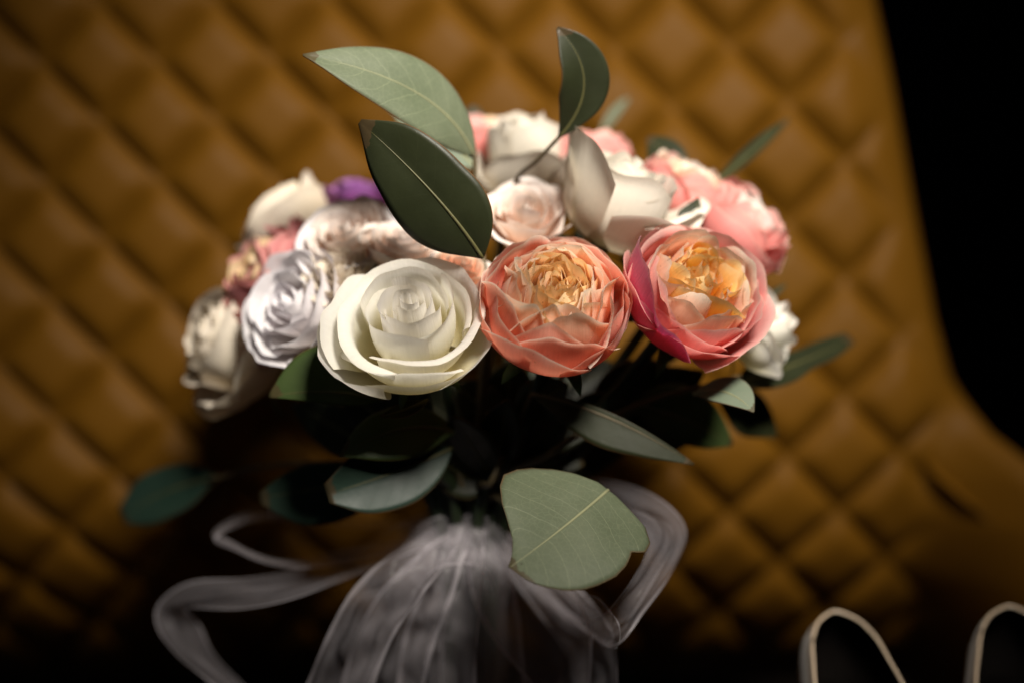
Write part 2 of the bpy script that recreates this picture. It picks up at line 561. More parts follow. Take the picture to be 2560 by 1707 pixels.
# ------------------------------------------------------------------ petals and roses
def petal_mesh(prof, W, phi0, k=0.35, npow=2.4, spiral=0.0, curl=0.4, cside=0.3, wob=0.03, rip=0.02, twist=0.0, base_w=0.45, seed=0, nu=15, nv=15, tc=0.68, point=0.0, skew=0.0):
    rs = np.random.RandomState(seed)
    ph = rs.uniform(0, 6.28, 8)
    u = np.linspace(-1, 1, nu)
    v = np.linspace(0, 1, nv)
    P0, P1, P2, P3 = [np.array(p, float) for p in prof]
    verts = np.zeros((nv, nu, 3))
    tat = np.zeros((nv, nu))
    for i, uu in enumerate(u):
        tm = 1 - k * abs(uu) ** npow - point * abs(uu)
        tm += skew * uu + 0.03 * math.sin(3.1 * uu + ph[0]) + 0.015 * math.sin(8 * uu + ph[1])
        t = v * tm
        d = 3 * ((1 - t) ** 2)[:, None] * (P1 - P0) + 6 * ((1 - t) * t)[:, None] * (P2 - P1) + 3 * (t ** 2)[:, None] * (P3 - P2)
        ang = np.arctan2(d[:, 1], d[:, 0])
        ln = np.hypot(d[:, 0], d[:, 1])
        c = (curl * (0.75 + 0.35 * math.sin(1.7 * uu + ph[2]))) * smooth(tc, 1, v) + cside * smooth(0.35, 1, np.array(abs(uu))) * smooth(0.25, 0.95, v)
        ang = ang - c
        dt = np.gradient(t)
        r = P0[0] + np.concatenate([[0], np.cumsum(0.5 * (np.cos(ang[1:]) * ln[1:] + np.cos(ang[:-1]) * ln[:-1]) * np.diff(t))])
        z = P0[1] + np.concatenate([[0], np.cumsum(0.5 * (np.sin(ang[1:]) * ln[1:] + np.sin(ang[:-1]) * ln[:-1]) * np.diff(t))])
        r = r + wob * (math.sin(2.3 * uu + ph[3]) * v + 0.6 * math.sin(4.6 * uu + ph[4]) * v ** 2)
        r = r + rip * math.sin(8.5 * uu + ph[5]) * v ** 3 + 0.5 * rip * math.sin(15 * uu + ph[6]) * v ** 5
        z = z + rip * math.sin(7.2 * uu + ph[7]) * v ** 3
        r = r + spiral * uu * (0.25 + 0.75 * v)
        r = np.maximum(r, 0.012)
        g = base_w + (1 - base_w) * smooth(0, 0.55, v)
        phi = phi0 + uu * W * g + twist * v
        verts[:, i, 0] = r * np.cos(phi)
        verts[:, i, 1] = r * np.sin(phi)
        verts[:, i, 2] = z
        tat[:, i] = t
    U = np.tile(u, (nv, 1))
    E = np.minimum(1 - np.tile(v[:, None], (1, nu)), (1 - np.abs(U)) * 0.9)
    return verts.reshape(-1, 3), grid_faces(nu, nv), {'t': tat.ravel(), 'u': U.ravel(), 'e': E.ravel()}


def pr(rb, rm, rt, h, lo=0.12, hi=0.62, z0=0.0):
    return [(rb, z0), (rm, z0 + h * lo), (rm * 0.98 + rt * 0.02, z0 + h * hi), (rt, z0 + h)]


BIND = P(1180, 1338, 0.617)


class Flower:
    def __init__(self, name, label, cat, px, py, d, axis, R, roll=0.0, group=None, seed=1, lift=0.55):
        self.loc = P(px, py, d)
        if d > 0.58:
            R = R * 1.10
        self.R = R
        self.seed = seed
        z = nrm(axis)
        x = nrm(np.cross(UP, z)) if abs(np.dot(UP, z)) < 0.97 else RT
        y = np.cross(z, x)
        c, s = math.cos(roll), math.sin(roll)
        self.m = np.array([x * c + y * s, y * c - x * s, z]).T
        self.base = self.loc - z * R * lift       # foot of the flower head
        self.z = z
        self.o = thing(name, label, cat, self.base, group)
        self.k = 0

    def petal(self, mat, prof, W, phi0, **kw):
        self.k += 1
        v, f, at = petal_mesh(prof, W, phi0, seed=self.seed * 131 + self.k, **kw)
        return mesh_obj('petal', (v * self.R) @ self.m.T, f, mat, self.o, at)

    def sepals(self, n=5, length=0.75):
        for i in range(n):
            v, f, at = petal_mesh([(0.06, -0.02), (0.5, -0.05), (0.75, 0.0), (0.75 + 0.25 * length, 0.1 - 0.5 * length)], 0.22, i * 6.28 / n + 0.3, k=0.1, npow=2, wob=0.02, rip=0.0, base_w=0.9, curl=0.3, cside=0, point=0.5, nu=7, nv=9, seed=self.seed + i)
            mesh_obj('sepal', (v * self.R) @ self.m.T, f, M['sepal'], self.o, at)

    def stem(self, jit=(0, 0), rad=0.0028):
        b = self.base + self.z * 0.004
        p1 = b - self.z * 0.03
        k = BIND + RT * jit[0] - FW * jit[1]
        foot = np.array([BIND[0] + (BIND[0] - b[0]) * 0.10 + jit[0] * 1.5, BIND[1] + (BIND[1] - b[1]) * 0.15 - jit[1] * 1.5, SEAT_Z + 0.004])
        mid = 0.5 * p1 + 0.5 * k
        tube('stem', [b, p1, mid, k, foot], [rad * 1.5, rad, rad, rad, rad], M['stem'], self.o, self.base, 26, 8)


def tea_rose(F, mat, layers, mat_in=None):
    """layers: (n, rb, rm, rt, h, W, curl, cside, k, spiral)"""
    rs = random.Random(F.seed)
    for li, (n, rm, rt, h, W, curl, cside, k, sp) in enumerate(layers):
        p0 = rs.uniform(0, 6.28)
        for i in range(n):
            m = mat_in if (mat_in and li < 4) else mat
            F.petal(m, pr(min(0.12, rm * 0.6), rm * rs.uniform(0.97, 1.03), rt * rs.uniform(0.95, 1.05), h * rs.uniform(0.97, 1.03)), W * rs.uniform(0.92, 1.08), p0 + i * 6.283 / n + rs.uniform(-0.12, 0.12), k=k, npow=3.2, spiral=sp, curl=curl * rs.uniform(0.7, 1.2), cside=cside * rs.uniform(0.6, 1.3), wob=0.012 + 0.025 * rm, rip=0.006 + 0.010 * rm, tc=0.84 if curl < 2 else 0.75, nu=21, nv=19, skew=rs.uniform(0.0, 0.02) if rm < 0.3 else rs.uniform(0.03, 0.07) if rm < 0.9 else rs.uniform(-0.03, 0.03))


TEA = [
    (1, 0.13, 0.085, 1.47, 5.4, 0.05, 0.0, 0.01, 0.055),
    (2, 0.22, 0.165, 1.45, 1.9, 0.08, 0.0, 0.04, 0.04),
    (3, 0.34, 0.26, 1.44, 1.55, 0.12, 0.0, 0.08, 0.055),
    (3, 0.48, 0.38, 1.43, 1.45, 0.18, 0.0, 0.11, 0.08),
    (3, 0.63, 0.52, 1.40, 1.40, 0.3, 0.0, 0.14, 0.10),
    (3, 0.81, 0.70, 1.37, 1.32, 0.7, 0.05, 0.14, 0.10),
    (3, 0.98, 0.86, 1.33, 1.25, 1.8, 0.1, 0.12, 0.07),
]


def garden_rose(F, outer, mid, inner, cup=1.0, open_=0.0, ruff=1.0, nin=1.0):
    rs = random.Random(F.seed)
    for li, (n, rm, rt, h, W, mat, curl) in enumerate([
            (5, 1.02, 1.00 + open_, 0.92 * cup, 0.95, outer, 0.5),
            (5, 0.97, 0.84 + open_, 1.08 * cup, 0.88, outer, 0.5),
            (5, 0.92, 0.70 + open_, 1.18 * cup, 0.82, outer, 0.6),
            (6, 0.86, 0.58 + open_, 1.22 * cup, 0.74, mid, 0.6),
            (6, 0.76, 0.48 + open_ * 0.8, 1.22 * cup, 0.70, mid, 0.5)]):
        p0 = rs.uniform(0, 6.28)
        for i in range(n):
            F.petal(mat, pr(0.12, rm * rs.uniform(0.98, 1.02), rt * rs.uniform(0.94, 1.06), h * rs.uniform(0.94, 1.04), 0.02, 0.60), W * rs.uniform(0.88, 1.1), p0 + i * 6.283 / n + rs.uniform(-0.15, 0.15), k=0.24, npow=2.4, spiral=0.05 * rs.choice((-1, 1)), curl=curl * rs.uniform(0.0, 2.2), cside=rs.uniform(-0.05, 0.2), wob=0.03, rip=0.014, point=rs.uniform(0.0, 0.08), tc=0.87, nu=19, nv=19)
    for li, (n, rm, rt, h) in enumerate([(9, 0.64, 0.44 + open_ * 0.5, 1.22), (9, 0.54, 0.37 + open_ * 0.4, 1.21), (8, 0.44, 0.30 + open_ * 0.3, 1.19), (7, 0.32, 0.22, 1.17), (6, 0.21, 0.15, 1.15), (3, 0.10, 0.06, 1.13)]):
        n = max(3, int(n * nin))
        p0 = rs.uniform(0, 6.28)
        for i in range(n):
            F.petal(inner if li > 0 else mid, pr(0.06, rm, rt, h * cup * rs.uniform(0.95, 1.04), 0.1, 0.55), min(1.7, 0.34 / rt) * rs.uniform(0.8, 1.25), p0 + i * 6.283 / n + rs.uniform(-0.25, 0.25), k=0.15, npow=2.6, spiral=rs.choice((-1, 1)) * rs.uniform(0.02, 0.16) * ruff, curl=rs.uniform(-0.4, 0.6) * ruff, cside=rs.uniform(-0.2, 0.2), wob=0.06 * ruff, rip=0.014 * ruff, point=0.0, nu=15, nv=15)


PX = 1 / FPX   # metres per photo pixel at 1 m
GR = 'roses of the bouquet'

# 1 the white rose in front
F = Flower('rose', 'large white rose with tight spiral centre at the front of the bouquet', 'rose', 1022, 768, 0.535, cv(-0.05, 0.64, 0.77), 152 * 0.545 * PX, 0.4, GR, 11, 1.3)
tea_rose(F, M['white'], [
    (1, 0.15, 0.11, 1.52, 5.2, 0.05, 0.0, 0.01, 0.065),
    (2, 0.29, 0.23, 1.50, 1.95, 0.12, 0.0, 0.05, 0.05),
    (3, 0.49, 0.41, 1.45, 1.55, 0.30, 0.0, 0.08, 0.08),
    (3, 0.74, 0.65, 1.37, 1.42, 0.70, 0.02, 0.09, 0.10),
    (3, 0.99, 0.89, 1.27, 1.32, 2.0, 0.08, 0.10, 0.07),
])
# guard petals, placed where they hang open: camera-facing azimuths
def az(F, x, y):
    w = nrm(cv(x, y, 0.0))
    loc = F.m.T @ w
    return math.atan2(loc[1], loc[0])
F.petal(M['white'], pr(0.15, 1.14, 1.36, 1.16), 0.85, az(F, -0.9, 0.30), k=0.2, npow=3, curl=0.8, cside=0.25, wob=0.04, rip=0.02, tc=0.7, nu=23, nv=21)
F.petal(M['white'], pr(0.15, 1.30, 1.72, 0.86), 0.78, az(F, -0.8, -0.55), k=0.2, npow=3, curl=-0.6, cside=-0.1, wob=0.04, rip=0.015, tc=0.5, nu=23, nv=21)
F.petal(M['white'], pr(0.15, 1.10, 1.14, 1.12), 1.0, az(F, -0.15, -1.0), k=0.18, npow=3, curl=2.1, cside=0.1, wob=0.03, rip=0.02, tc=0.82, nu=23, nv=21)
F.petal(M['white'], pr(0.15, 1.18, 1.32, 0.92), 0.85, az(F, 0.9, -0.4), k=0.2, npow=3, curl=0.3, cside=0.1, wob=0.03, rip=0.012, nu=23, nv=21)
F.petal(M['white'], pr(0.15, 1.14, 1.20, 0.74), 1.0, az(F, 0.25, -1.0), k=0.2, npow=3, curl=0.3, cside=0.1, wob=0.03, rip=0.012, nu=23, nv=21)
F.petal(M['white'], pr(0.15, 1.06, 1.12, 1.24), 0.95, az(F, 0.5, 0.85), k=0.2, npow=3, curl=1.2, cside=0.1, wob=0.04, rip=0.02, tc=0.8, nu=23, nv=21)
F.sepals(); F.stem((-0.006, 0.008))

# 2 coral garden rose in the middle
F = Flower('garden_rose', 'coral garden rose with ruffled peach centre, right of the front white rose', 'rose', 1392, 705, 0.532, cv(0.06, 0.55, 0.82), 192 * 0.545 * PX, 1.1, GR, 23, 1.15)
garden_rose(F, M['coral'], M['coral_pale'], M['apricot'], 1.0, -0.03, 0.75, 1.2)
F.sepals(); F.stem((0.002, 0.010))

# 3 coral garden rose on the right
F = Flower('garden_rose', 'coral pink garden rose with open orange yellow centre and magenta side petals', 'rose', 1768, 690, 0.548, cv(0.32, 0.52, 0.80), 172 * 0.558 * PX, 0.2, GR, 37, 1.15)
garden_rose(F, M['pink'], M['coral_pale'], M['gold'], 1.0, 0.12, 1.25, 0.8)
F.petal(M['magenta'], pr(0.15, 1.08, 1.02, 1.30), 0.75, az(F, -0.95, -0.15), k=0.2, npow=3, curl=0.2, cside=0.1, wob=0.04, rip=0.02)
F.petal(M['magenta'], pr(0.15, 1.10, 1.06, 1.02), 0.65, az(F, -0.7, -0.7), k=0.3, curl=0.2, cside=0.1, wob=0.04, rip=0.02)
F.sepals(); F.stem((0.008, 0.006))

SPRAY = [
    (1, 0.13, 0.09, 0.98, 5.0, 0.05, 0.0, 0.02, 0.05),
    (3, 0.26, 0.25, 0.97, 1.5, 0.25, 0.05, 0.14, 0.06),
    (4, 0.42, 0.46, 0.94, 1.15, 0.45, 0.1, 0.16, 0.08),
    (5, 0.60, 0.70, 0.88, 1.0, 0.7, 0.1, 0.18, 0.08),
    (5, 0.78, 0.95, 0.80, 0.9, 1.0, 0.15, 0.2, 0.08),
]


def spray(px, py, d, axis, rpx, mat, label, seed, mat_in=None, layers=SPRAY, name='spray_rose', jit=(0, 0), roll=0.0, group=GR):
    F = Flower(name, label, 'rose', px, py, d, axis, rpx * d * PX, roll, group, seed)
    tea_rose(F, mat, layers, mat_in)
    F.sepals(5, 0.5)
    F.stem(jit, 0.0022)
    return F


spray(872, 600, 0.598, cv(-0.20, 0.66, 0.72), 116, M['lilac'], 'lilac white spray rose with hollow open centre behind the front white rose', 41, M['blush'], jit=(-0.004, 0.0))
spray(748, 775, 0.588, cv(-0.60, 0.36, 0.72), 148, M['lilac'], 'white spray rose with wavy open petals left of the front white rose', 43, None, jit=(-0.010, 0.004), roll=0.8)
spray(1000, 620, 0.588, cv(0.20, 0.80, 0.45), 92, M['blush'], 'blush spray rose with pleated side petals tucked under the dark leaf', 47, M['blush'], jit=(-0.003, 0.002))
spray(1150, 680, 0.572, cv(0.25, 0.75, 0.55), 84, M['blush'], 'small peach spray rose wedged between white rose and coral rose', 53, M['coral_pale'], jit=(0.0, 0.004))
spray(1312, 545, 0.590, cv(0.02, 0.66, 0.72), 108, M['blush'], 'blush cream spray rose with full centre above the middle coral rose', 59, M['blush'], jit=(0.001, -0.002))
spray(850, 690, 0.585, cv(-0.25, 0.62, 0.70), 84, M['cream'], 'small ivory spray rose between the two lilac white ones', 61, None, jit=(-0.007, 0.004))

# white rose at the back top, seen from the side
F = Flower('rose', 'ivory white rose at the back top between two coral roses', 'rose', 1312, 425, 0.640, cv(-0.08, 0.80, 0.25), 128 * 0.64 * PX, 0.5, GR, 67)
tea_rose(F, M['ivory'], TEA[:5] + [(4, 0.92, 0.95, 1.0, 0.95, 1.3, 0.4, 0.3, 0.08)])
F.sepals(); F.stem((0.002, -0.010))
# large cream rose seen from its outside
F = Flower('rose', 'tall cream white rose with smooth closed petals behind the two coral roses', 'rose', 1535, 540, 0.592, cv(0.36, 0.78, 0.26), 138 * 0.598 * PX, 2.1, GR, 71)
tea_rose(F, M['ivory'], TEA[:6])
for x_, y_, rt_, h_, c_ in ((-0.75, -0.45, 1.25, 1.75, 0.5), (0.55, -0.65, 1.15, 1.35, 1.4), (0.9, 0.3, 1.1, 1.45, 1.6), (-0.3, 0.9, 1.0, 1.5, 1.0), (-0.05, -1, 1.25, 1.15, 1.1)):
    F.petal(M['ivory'], pr(0.15, 1.02, rt_, h_), 1.0, az(F, x_, y_), k=0.24, npow=2.6, curl=c_, cside=0.1, wob=0.04, rip=0.02, tc=0.75, nu=21, nv=19)
F.sepals(); F.stem((0.004, -0.004))
# coral ones behind
def garden(px, py, d, axis, rpx, mats, label, seed, jit=(0, 0), cup=1.0, nin=0.7):
    F = Flower('garden_rose', label, 'rose', px, py, d, axis, rpx * d * PX, seed * 0.7, GR, seed)
    garden_rose(F, M[mats[0]], M[mats[1]], M[mats[2]], cup, 0.0, 1.0, nin)
    F.sepals(); F.stem(jit)
    return F
garden(1222, 372, 0.665, cv(-0.15, 0.85, -0.1), 92, ('pink', 'coral_pale', 'apricot'), 'coral pink rose at the very back beside the pale leaf', 73, (-0.001, -0.014))
garden(1468, 408, 0.655, cv(0.10, 0.85, 0.0), 96, ('pink', 'pink', 'coral_pale'), 'coral pink rose at the back behind the tall cream rose', 79, (0.003, -0.012))
garden(1838, 580, 0.615, cv(0.62, 0.60, 0.30), 122, ('pink', 'pink', 'blush'), 'faded pink garden rose at the right back edge', 83, (0.012, -0.004))
garden(1705, 485, 0.618, cv(0.35, 0.78, 0.25), 106, ('pink', 'coral_pale', 'blush'), 'salmon pink rose behind the small dark leaf tip on the right', 89, (0.009, -0.008))
# left side, out of focus
F = Flower('rose', 'blurred cream rose at the left back below the purple bloom', 'rose', 745, 600, 0.660, cv(-0.72, 0.55, 0.05), 118 * 0.672 * PX, 0.3, GR, 97)
tea_rose(F, M['cream'], TEA[:6] + [(4, 0.98, 1.05, 1.15, 1.0, 0.8, 0.2, 0.2, 0.08)])
F.sepals(); F.stem((-0.010, -0.010))
F = Flower('flower', 'deep purple bloom half hidden behind the dark leaf', 'flower', 905, 520, 0.660, cv(-0.1, 0.9, 0.15), 96 * 0.66 * PX, 0.9, None, 101)
tea_rose(F, M['purple'], [(3, 0.3, 0.25, 1.15, 1.4, 0.2, 0, 0.25, 0.06), (3, 0.6, 0.55, 1.15, 1.2, 0.3, 0.1, 0.25, 0.06), (4, 0.9, 0.85, 1.1, 1.0, 0.6, 0.2, 0.25, 0.06)])
F.sepals(); F.stem((-0.004, -0.010))
garden(700, 705, 0.630, cv(-0.70, 0.50, 0.35), 140, ('dusky', 'dusky', 'apricot'), 'dusky pink rose with yellow heart facing left, left of the spray roses', 103, (-0.012, -0.002))
F = Flower('rose', 'dusky pink rose with rounded petals low on the left side', 'rose', 668, 830, 0.622, cv(-0.55, 0.15, 0.65), 92 * 0.625 * PX, 0.9, GR, 107)
tea_rose(F, M['dusky'], [(3, 0.3, 0.22, 1.1, 1.4, 0.2, 0, 0.25, 0.06), (4, 0.6, 0.5, 1.05, 1.2, 0.3, 0.1, 0.25, 0.06), (4, 0.9, 0.8, 1.0, 1.0, 0.5, 0.2, 0.25, 0.06)])
F.sepals(); F.stem((-0.012, 0.003))
F = Flower('rose', 'blurred ivory rose lowest at the far left of the bouquet', 'rose', 625, 870, 0.640, cv(-0.80, 0.30, 0.45), 140 * 0.65 * PX, 1.9, GR, 109)
tea_rose(F, M['cream'], TEA[:6] + [(5, 0.98, 1.10, 1.05, 0.95, 0.9, 0.2, 0.2, 0.08)])
F.sepals(); F.stem((-0.014, 0.0))
F = Flower('rose', 'white rose peeping out low on the right below the orange centred rose', 'rose', 1880, 830, 0.610, cv(0.85, 0.25, 0.30), 98 * 0.615 * PX, 1.9, GR, 113)
tea_rose(F, M['white'], TEA[:4] + [(4, 0.80, 0.80, 1.15, 1.0, 0.5, 0.2, 0.3, 0.08), (4, 0.95, 1.0, 1.05, 0.95, 0.6, 0.2, 0.3, 0.08)])
F.sepals(); F.stem((0.012, 0.0))

# ------------------------------------------------------------------ eucalyptus
def leaf(parent, off, base, ctrl, tip, wl, wr, mat, rib, n3=(0, 0.15, 1), fold=0.12, curl=0.0, wave=0.0, bend=0.0, nt=30, nu=13, ribr=0.0007, petiole=None, seed=1):
    """base/ctrl/tip: (px, py, depth); wl, wr: half widths in photo pixels from base to tip, left and right of the midrib"""
    b, c, t = P(*base), P(*ctrl), P(*tip)
    dm = (base[2] + tip[2]) / 2 * PX
    N = nrm(cv(*n3))
    q = np.linspace(0, 1, nt)
    mid = ((1 - q) ** 2)[:, None] * b + (2 * q * (1 - q))[:, None] * c + (q ** 2)[:, None] * t
    tan = np.gradient(mid, axis=0)
    def widths(w):
        if isinstance(w[0], tuple):
            p = np.array(w)
            return np.interp(q, p[:, 0], p[:, 1]) * dm
        return spline([(x,) for x in w], nt)[:, 0].clip(0) * dm
    wL, wR = widths(wl), widths(wr)
    rs = np.random.RandomState(seed)
    ph = rs.uniform(0, 6.28, 4)
    verts, U, T, E = [], [], [], []
    us = np.linspace(-1, 1, nu)
    Lw = max(wL.max(), wR.max(), 1e-4)
    for i in range(nt):
        tg = nrm(tan[i])
        s = nrm(np.cross(N, tg))      # left of the way from base to tip, seen from the normal's side
        nn = np.cross(tg, s)
        for x in us:
            w = wL[i] if x > 0 else wR[i]
            lift = fold * abs(x) * w + curl * x * x * w + wave * Lw * abs(x) ** 1.5 * math.sin(q[i] * 9 + ph[0] + (2 if x > 0 else 0)) + bend * Lw * x
            verts.append(mid[i] + s * (x * w) + nn * lift - off)
            U.append(x)
            T.append(q[i])
            E.append(min(1 - abs(x), min(q[i], 1 - q[i]) * 3 + 0.05))
    o = mesh_obj('leaf', verts, grid_faces(nu, nt), mat, parent, {'u': U, 't': T, 'e': E})
    sm = o.modifiers.new('thick', 'SOLIDIFY')
    sm.thickness = 0.0005
    sm.offset = 0
    # the raised midrib
    mr = [(mid[i] + np.cross(nrm(tan[i]), nrm(np.cross(N, nrm(tan[i])))) * 0.0002) - off for i in range(0, nt, 3)]
    tube('midrib', mr, [ribr * 1.2, ribr * 0.75, ribr * 0.15], rib, o, (0, 0, 0), 24, 6)
    if petiole:
        pts = [P(*p) - off for p in petiole] + [mid[0] - off]
        tube('leaf_stalk', pts, [0.0010, 0.0009], M['twig'], parent, (0, 0, 0), 12, 6)
    return o


def sprig(label, px, py, d, stem_pts, rad=0.0014):
    loc = P(px, py, d)
    o = thing('eucalyptus_sprig', label, 'leafy sprig', loc, 'eucalyptus in the bouquet')
    foot = np.array([BIND[0] + 0.15 * (BIND[0] - loc[0]), BIND[1] + 0.004, SEAT_Z + 0.004])
    pts = [P(*p) for p in stem_pts] + [BIND + (P(*stem_pts[-1]) - BIND) * 0.05, foot]
    tube('stem', pts, [rad * 0.7, rad, rad * 1.2], M['twig'], o, loc, 40, 7)
    return o, loc


DK, PL, GY, TE = M['leaf_dark'], M['leaf_pale'], M['leaf_grey'], M['leaf_teal']
RD, RP = M['rib_dark'], M['rib_pale']

# A: the big pale and dark leaves at the top left
A, al = sprig('eucalyptus sprig with large pale leaf and big dark leaf standing up at top left', 1212, 700, 0.57, [(1186, 375, 0.585), (1192, 520, 0.585), (1212, 700, 0.575), (1215, 900, 0.575)])
leaf(A, al, (1184, 392, 0.585), (1110, 200, 0.56), (757, 139, 0.545), [8, 60, 92, 98, 86, 58, 3], [8, 46, 76, 90, 84, 54, 3], PL, RP, (0.1, 0.40, 0.9), 0.16, -0.12, 0.03, ribr=0.0006, seed=3)
leaf(A, al, (1186, 420, 0.60), (1110, 330, 0.605), (965, 268, 0.61), [6, 40, 52, 46, 30, 3], [6, 46, 60, 52, 30, 3], GY, RP, (0.1, 0.2, 0.9), 0.1, 0.0, 0.01, seed=5)
leaf(A, al, (1207, 645, 0.545), (1110, 490, 0.535), (900, 305, 0.54), [4, 80, 116, 120, 104, 74, 8], [4, 76, 106, 104, 98, 74, 8], DK, RD, (-0.35, -0.10, 1), 0.14, -0.16, 0.03, ribr=0.0007, seed=7)
# B: the dark curled leaf at the top
B, bl = sprig('eucalyptus sprig with one dark curled leaf rising on a thin stalk at the top', 1290, 450, 0.60, [(1396, 345, 0.575), (1340, 405, 0.585), (1290, 452, 0.60), (1262, 560, 0.605), (1225, 900, 0.585)], 0.0011)
leaf(B, bl, (1396, 346, 0.575), (1525, 205, 0.565), (1393, 70, 0.56), [2, 40, 62, 64, 58, 44, 4], [2, 26, 52, 64, 60, 40, 4], DK, RD, (0.25, -0.10, 1), 0.25, 0.0, 0.02, ribr=0.0005, seed=9)
# C: the leaves sticking out at the right back
Cc, cl = sprig('eucalyptus sprig with narrow leaf pointing up right behind the pink roses', 1700, 560, 0.625, [(1780, 466, 0.625), (1740, 530, 0.615), (1690, 620, 0.61), (1400, 950, 0.60)])
leaf(Cc, cl, (1778, 470, 0.625), (1860, 400, 0.64), (1972, 298, 0.66), [3, 14, 20, 18, 4], [3, 14, 18, 14, 4], DK, RD, (-0.3, 0.3, 1), 0.2, seed=11)
leaf(Cc, cl, (1690, 470, 0.625), (1690, 400, 0.63), (1620, 345, 0.64), [4, 40, 48, 38, 6], [4, 34, 48, 40, 6], DK, RD, (0.1, 0.0, 1), 0.1, seed=13)
leaf(Cc, cl, (1745, 580, 0.585), (1742, 540, 0.585), (1746, 495, 0.59), [4, 44, 50, 26, 2], [4, 10, 12, 8, 2], DK, RD, (0.1, 0.1, 1), 0.1, seed=15)
leaf(Cc, cl, (1500, 340, 0.70), (1530, 290, 0.70), (1572, 245, 0.71), [3, 10, 14, 12, 3], [3, 10, 12, 10, 3], M['leaf_grey'], RD, (-0.3, 0.2, 1), 0.2, seed=17, petiole=[(1560, 480, 0.66), (1510, 380, 0.69)])
# D: right, low
D, dl = sprig('eucalyptus sprig with long dark leaf and small grey leaf low at right', 1800, 960, 0.60, [(1850, 940, 0.605), (1780, 960, 0.60), (1600, 1010, 0.595), (1380, 1130, 0.585)])
leaf(D, dl, (1840, 962, 0.61), (1980, 920, 0.63), (2128, 848, 0.655), [6, 44, 44, 34, 34, 24], [6, 40, 46, 32, 30, 14], DK, RD, (-0.1, 0.45, 0.8), 0.1, seed=19)
leaf(D, dl, (1735, 985, 0.575), (1820, 955, 0.56), (1884, 1030, 0.55), [2, 46, 58, 42, 2], [2, 30, 44, 34, 2], GY, RP, (0.1, 0.55, 0.8), 0.06, seed=21)
leaf(D, dl, (1580, 1010, 0.60), (1720, 1040, 0.605), (1830, 1110, 0.62), [10, 70, 84, 60, 6], [10, 50, 60, 46, 6], M['leaf_green'], RD, (0.1, 0.25, 1), 0.1, seed=23)
leaf(D, dl, (1800, 1000, 0.63), (1880, 1030, 0.64), (1940, 1090, 0.65), [10, 56, 60, 40, 6], [10, 50, 56, 36, 6], DK, RD, (0.1, 0.2, 1), 0.1, seed=25)
leaf(D, dl, (1890, 760, 0.63), (1925, 740, 0.63), (1965, 712, 0.635), [3, 9, 10, 8, 2], [3, 9, 10, 8, 2], DK, RD, (0.1, 0.2, 1), 0.1, seed=26, petiole=[(1820, 900, 0.61), (1860, 800, 0.62)])
# E: the big pale leaf hanging in front of the ribbon
E_, el = sprig('eucalyptus sprig with broad pale notched leaf hanging in front of the ribbon', 1560, 1180, 0.57, [(1520, 1226, 0.549), (1500, 1250, 0.556), (1420, 1260, 0.575), (1300, 1270, 0.59)])
leaf(E_, el, (1520, 1225, 0.548), (1400, 1330, 0.525), (1274, 1418, 0.512),
     [(0, 54), (0.04, 135), (0.12, 176), (0.20, 184), (0.245, 171), (0.27, 160), (0.31, 169), (0.38, 178), (0.48, 180), (0.60, 167), (0.70, 151), (0.80, 126), (0.88, 97), (0.94, 70), (0.98, 43), (1, 4)],
     [(0, 35), (0.05, 98), (0.12, 143), (0.22, 183), (0.32, 204), (0.45, 211), (0.56, 190), (0.66, 150), (0.74, 101), (0.82, 54), (0.90, 26), (0.96, 12), (1, 4)], PL, RP, (-0.1, 0.42, 0.9), 0.10, -0.14, 0.025, ribr=0.0006, nt=70, nu=21, seed=27)
leaf(E_, el, (1330, 985, 0.575), (1520, 1020, 0.565), (1735, 1160, 0.565), [4, 12, 14, 10, 3], [4, 54, 76, 52, 3], DK, M['twig'], (0.1, 0.10, 1), 0.05, seed=29, petiole=[(1290, 1180, 0.60), (1300, 1060, 0.59)])
# F: lower left leaves
Fs, fl = sprig('eucalyptus sprig with dark rounded leaves spreading at lower left under the roses', 950, 1120, 0.58, [(1080, 1040, 0.590), (1120, 1110, 0.60), (1160, 1230, 0.60)])
leaf(Fs, fl, (960, 1000, 0.565), (820, 965, 0.56), (672, 990, 0.565), [6, 26, 30, 26, 16, 3], [6, 84, 124, 120, 84, 4], M['leaf_green'], RD, (0.05, 0.22, 1), 0.06, -0.1, seed=31)
leaf(Fs, fl, (1135, 1080, 0.580), (1000, 1040, 0.568), (848, 1142, 0.562), [6, 62, 76, 58, 3], [6, 50, 62, 50, 3], M['leaf_green'], RD, (0.05, 0.3, 1), 0.08, -0.08, seed=33)
leaf(Fs, fl, (1130, 1120, 0.585), (1000, 1180, 0.572), (818, 1235, 0.566), [4, 56, 84, 88, 72, 22], [4, 36, 56, 66, 66, 26], TE, RD, (0.1, 0.10, 1), 0.10, 0.12, seed=35)
leaf(Fs, fl, (1000, 1190, 0.60), (820, 1215, 0.60), (650, 1245, 0.605), [10, 66, 90, 78, 14], [10, 50, 62, 56, 14], TE, RD, (0.0, 0.15, 1), 0.08, seed=37)
leaf(Fs, fl, (1070, 1000, 0.555), (1010, 1030, 0.55), (950, 1040, 0.548), [4, 16, 20, 14, 2], [4, 16, 20, 14, 2], DK, RD, (0.1, 0.5, 0.8), 0.1, seed=39)
# G: far left
Gs, gl = sprig('eucalyptus sprig with single blurred dark leaf reaching far left over the chair', 420, 1240, 0.66, [(520, 1200, 0.66), (700, 1160, 0.64), (950, 1180, 0.60)])
leaf(Gs, gl, (540, 1195, 0.66), (420, 1210, 0.675), (305, 1290, 0.69), [6, 56, 68, 62, 22], [6, 50, 62, 60, 22], TE, RD, (-0.1, 0.25, 0.9), 0.08, seed=41)
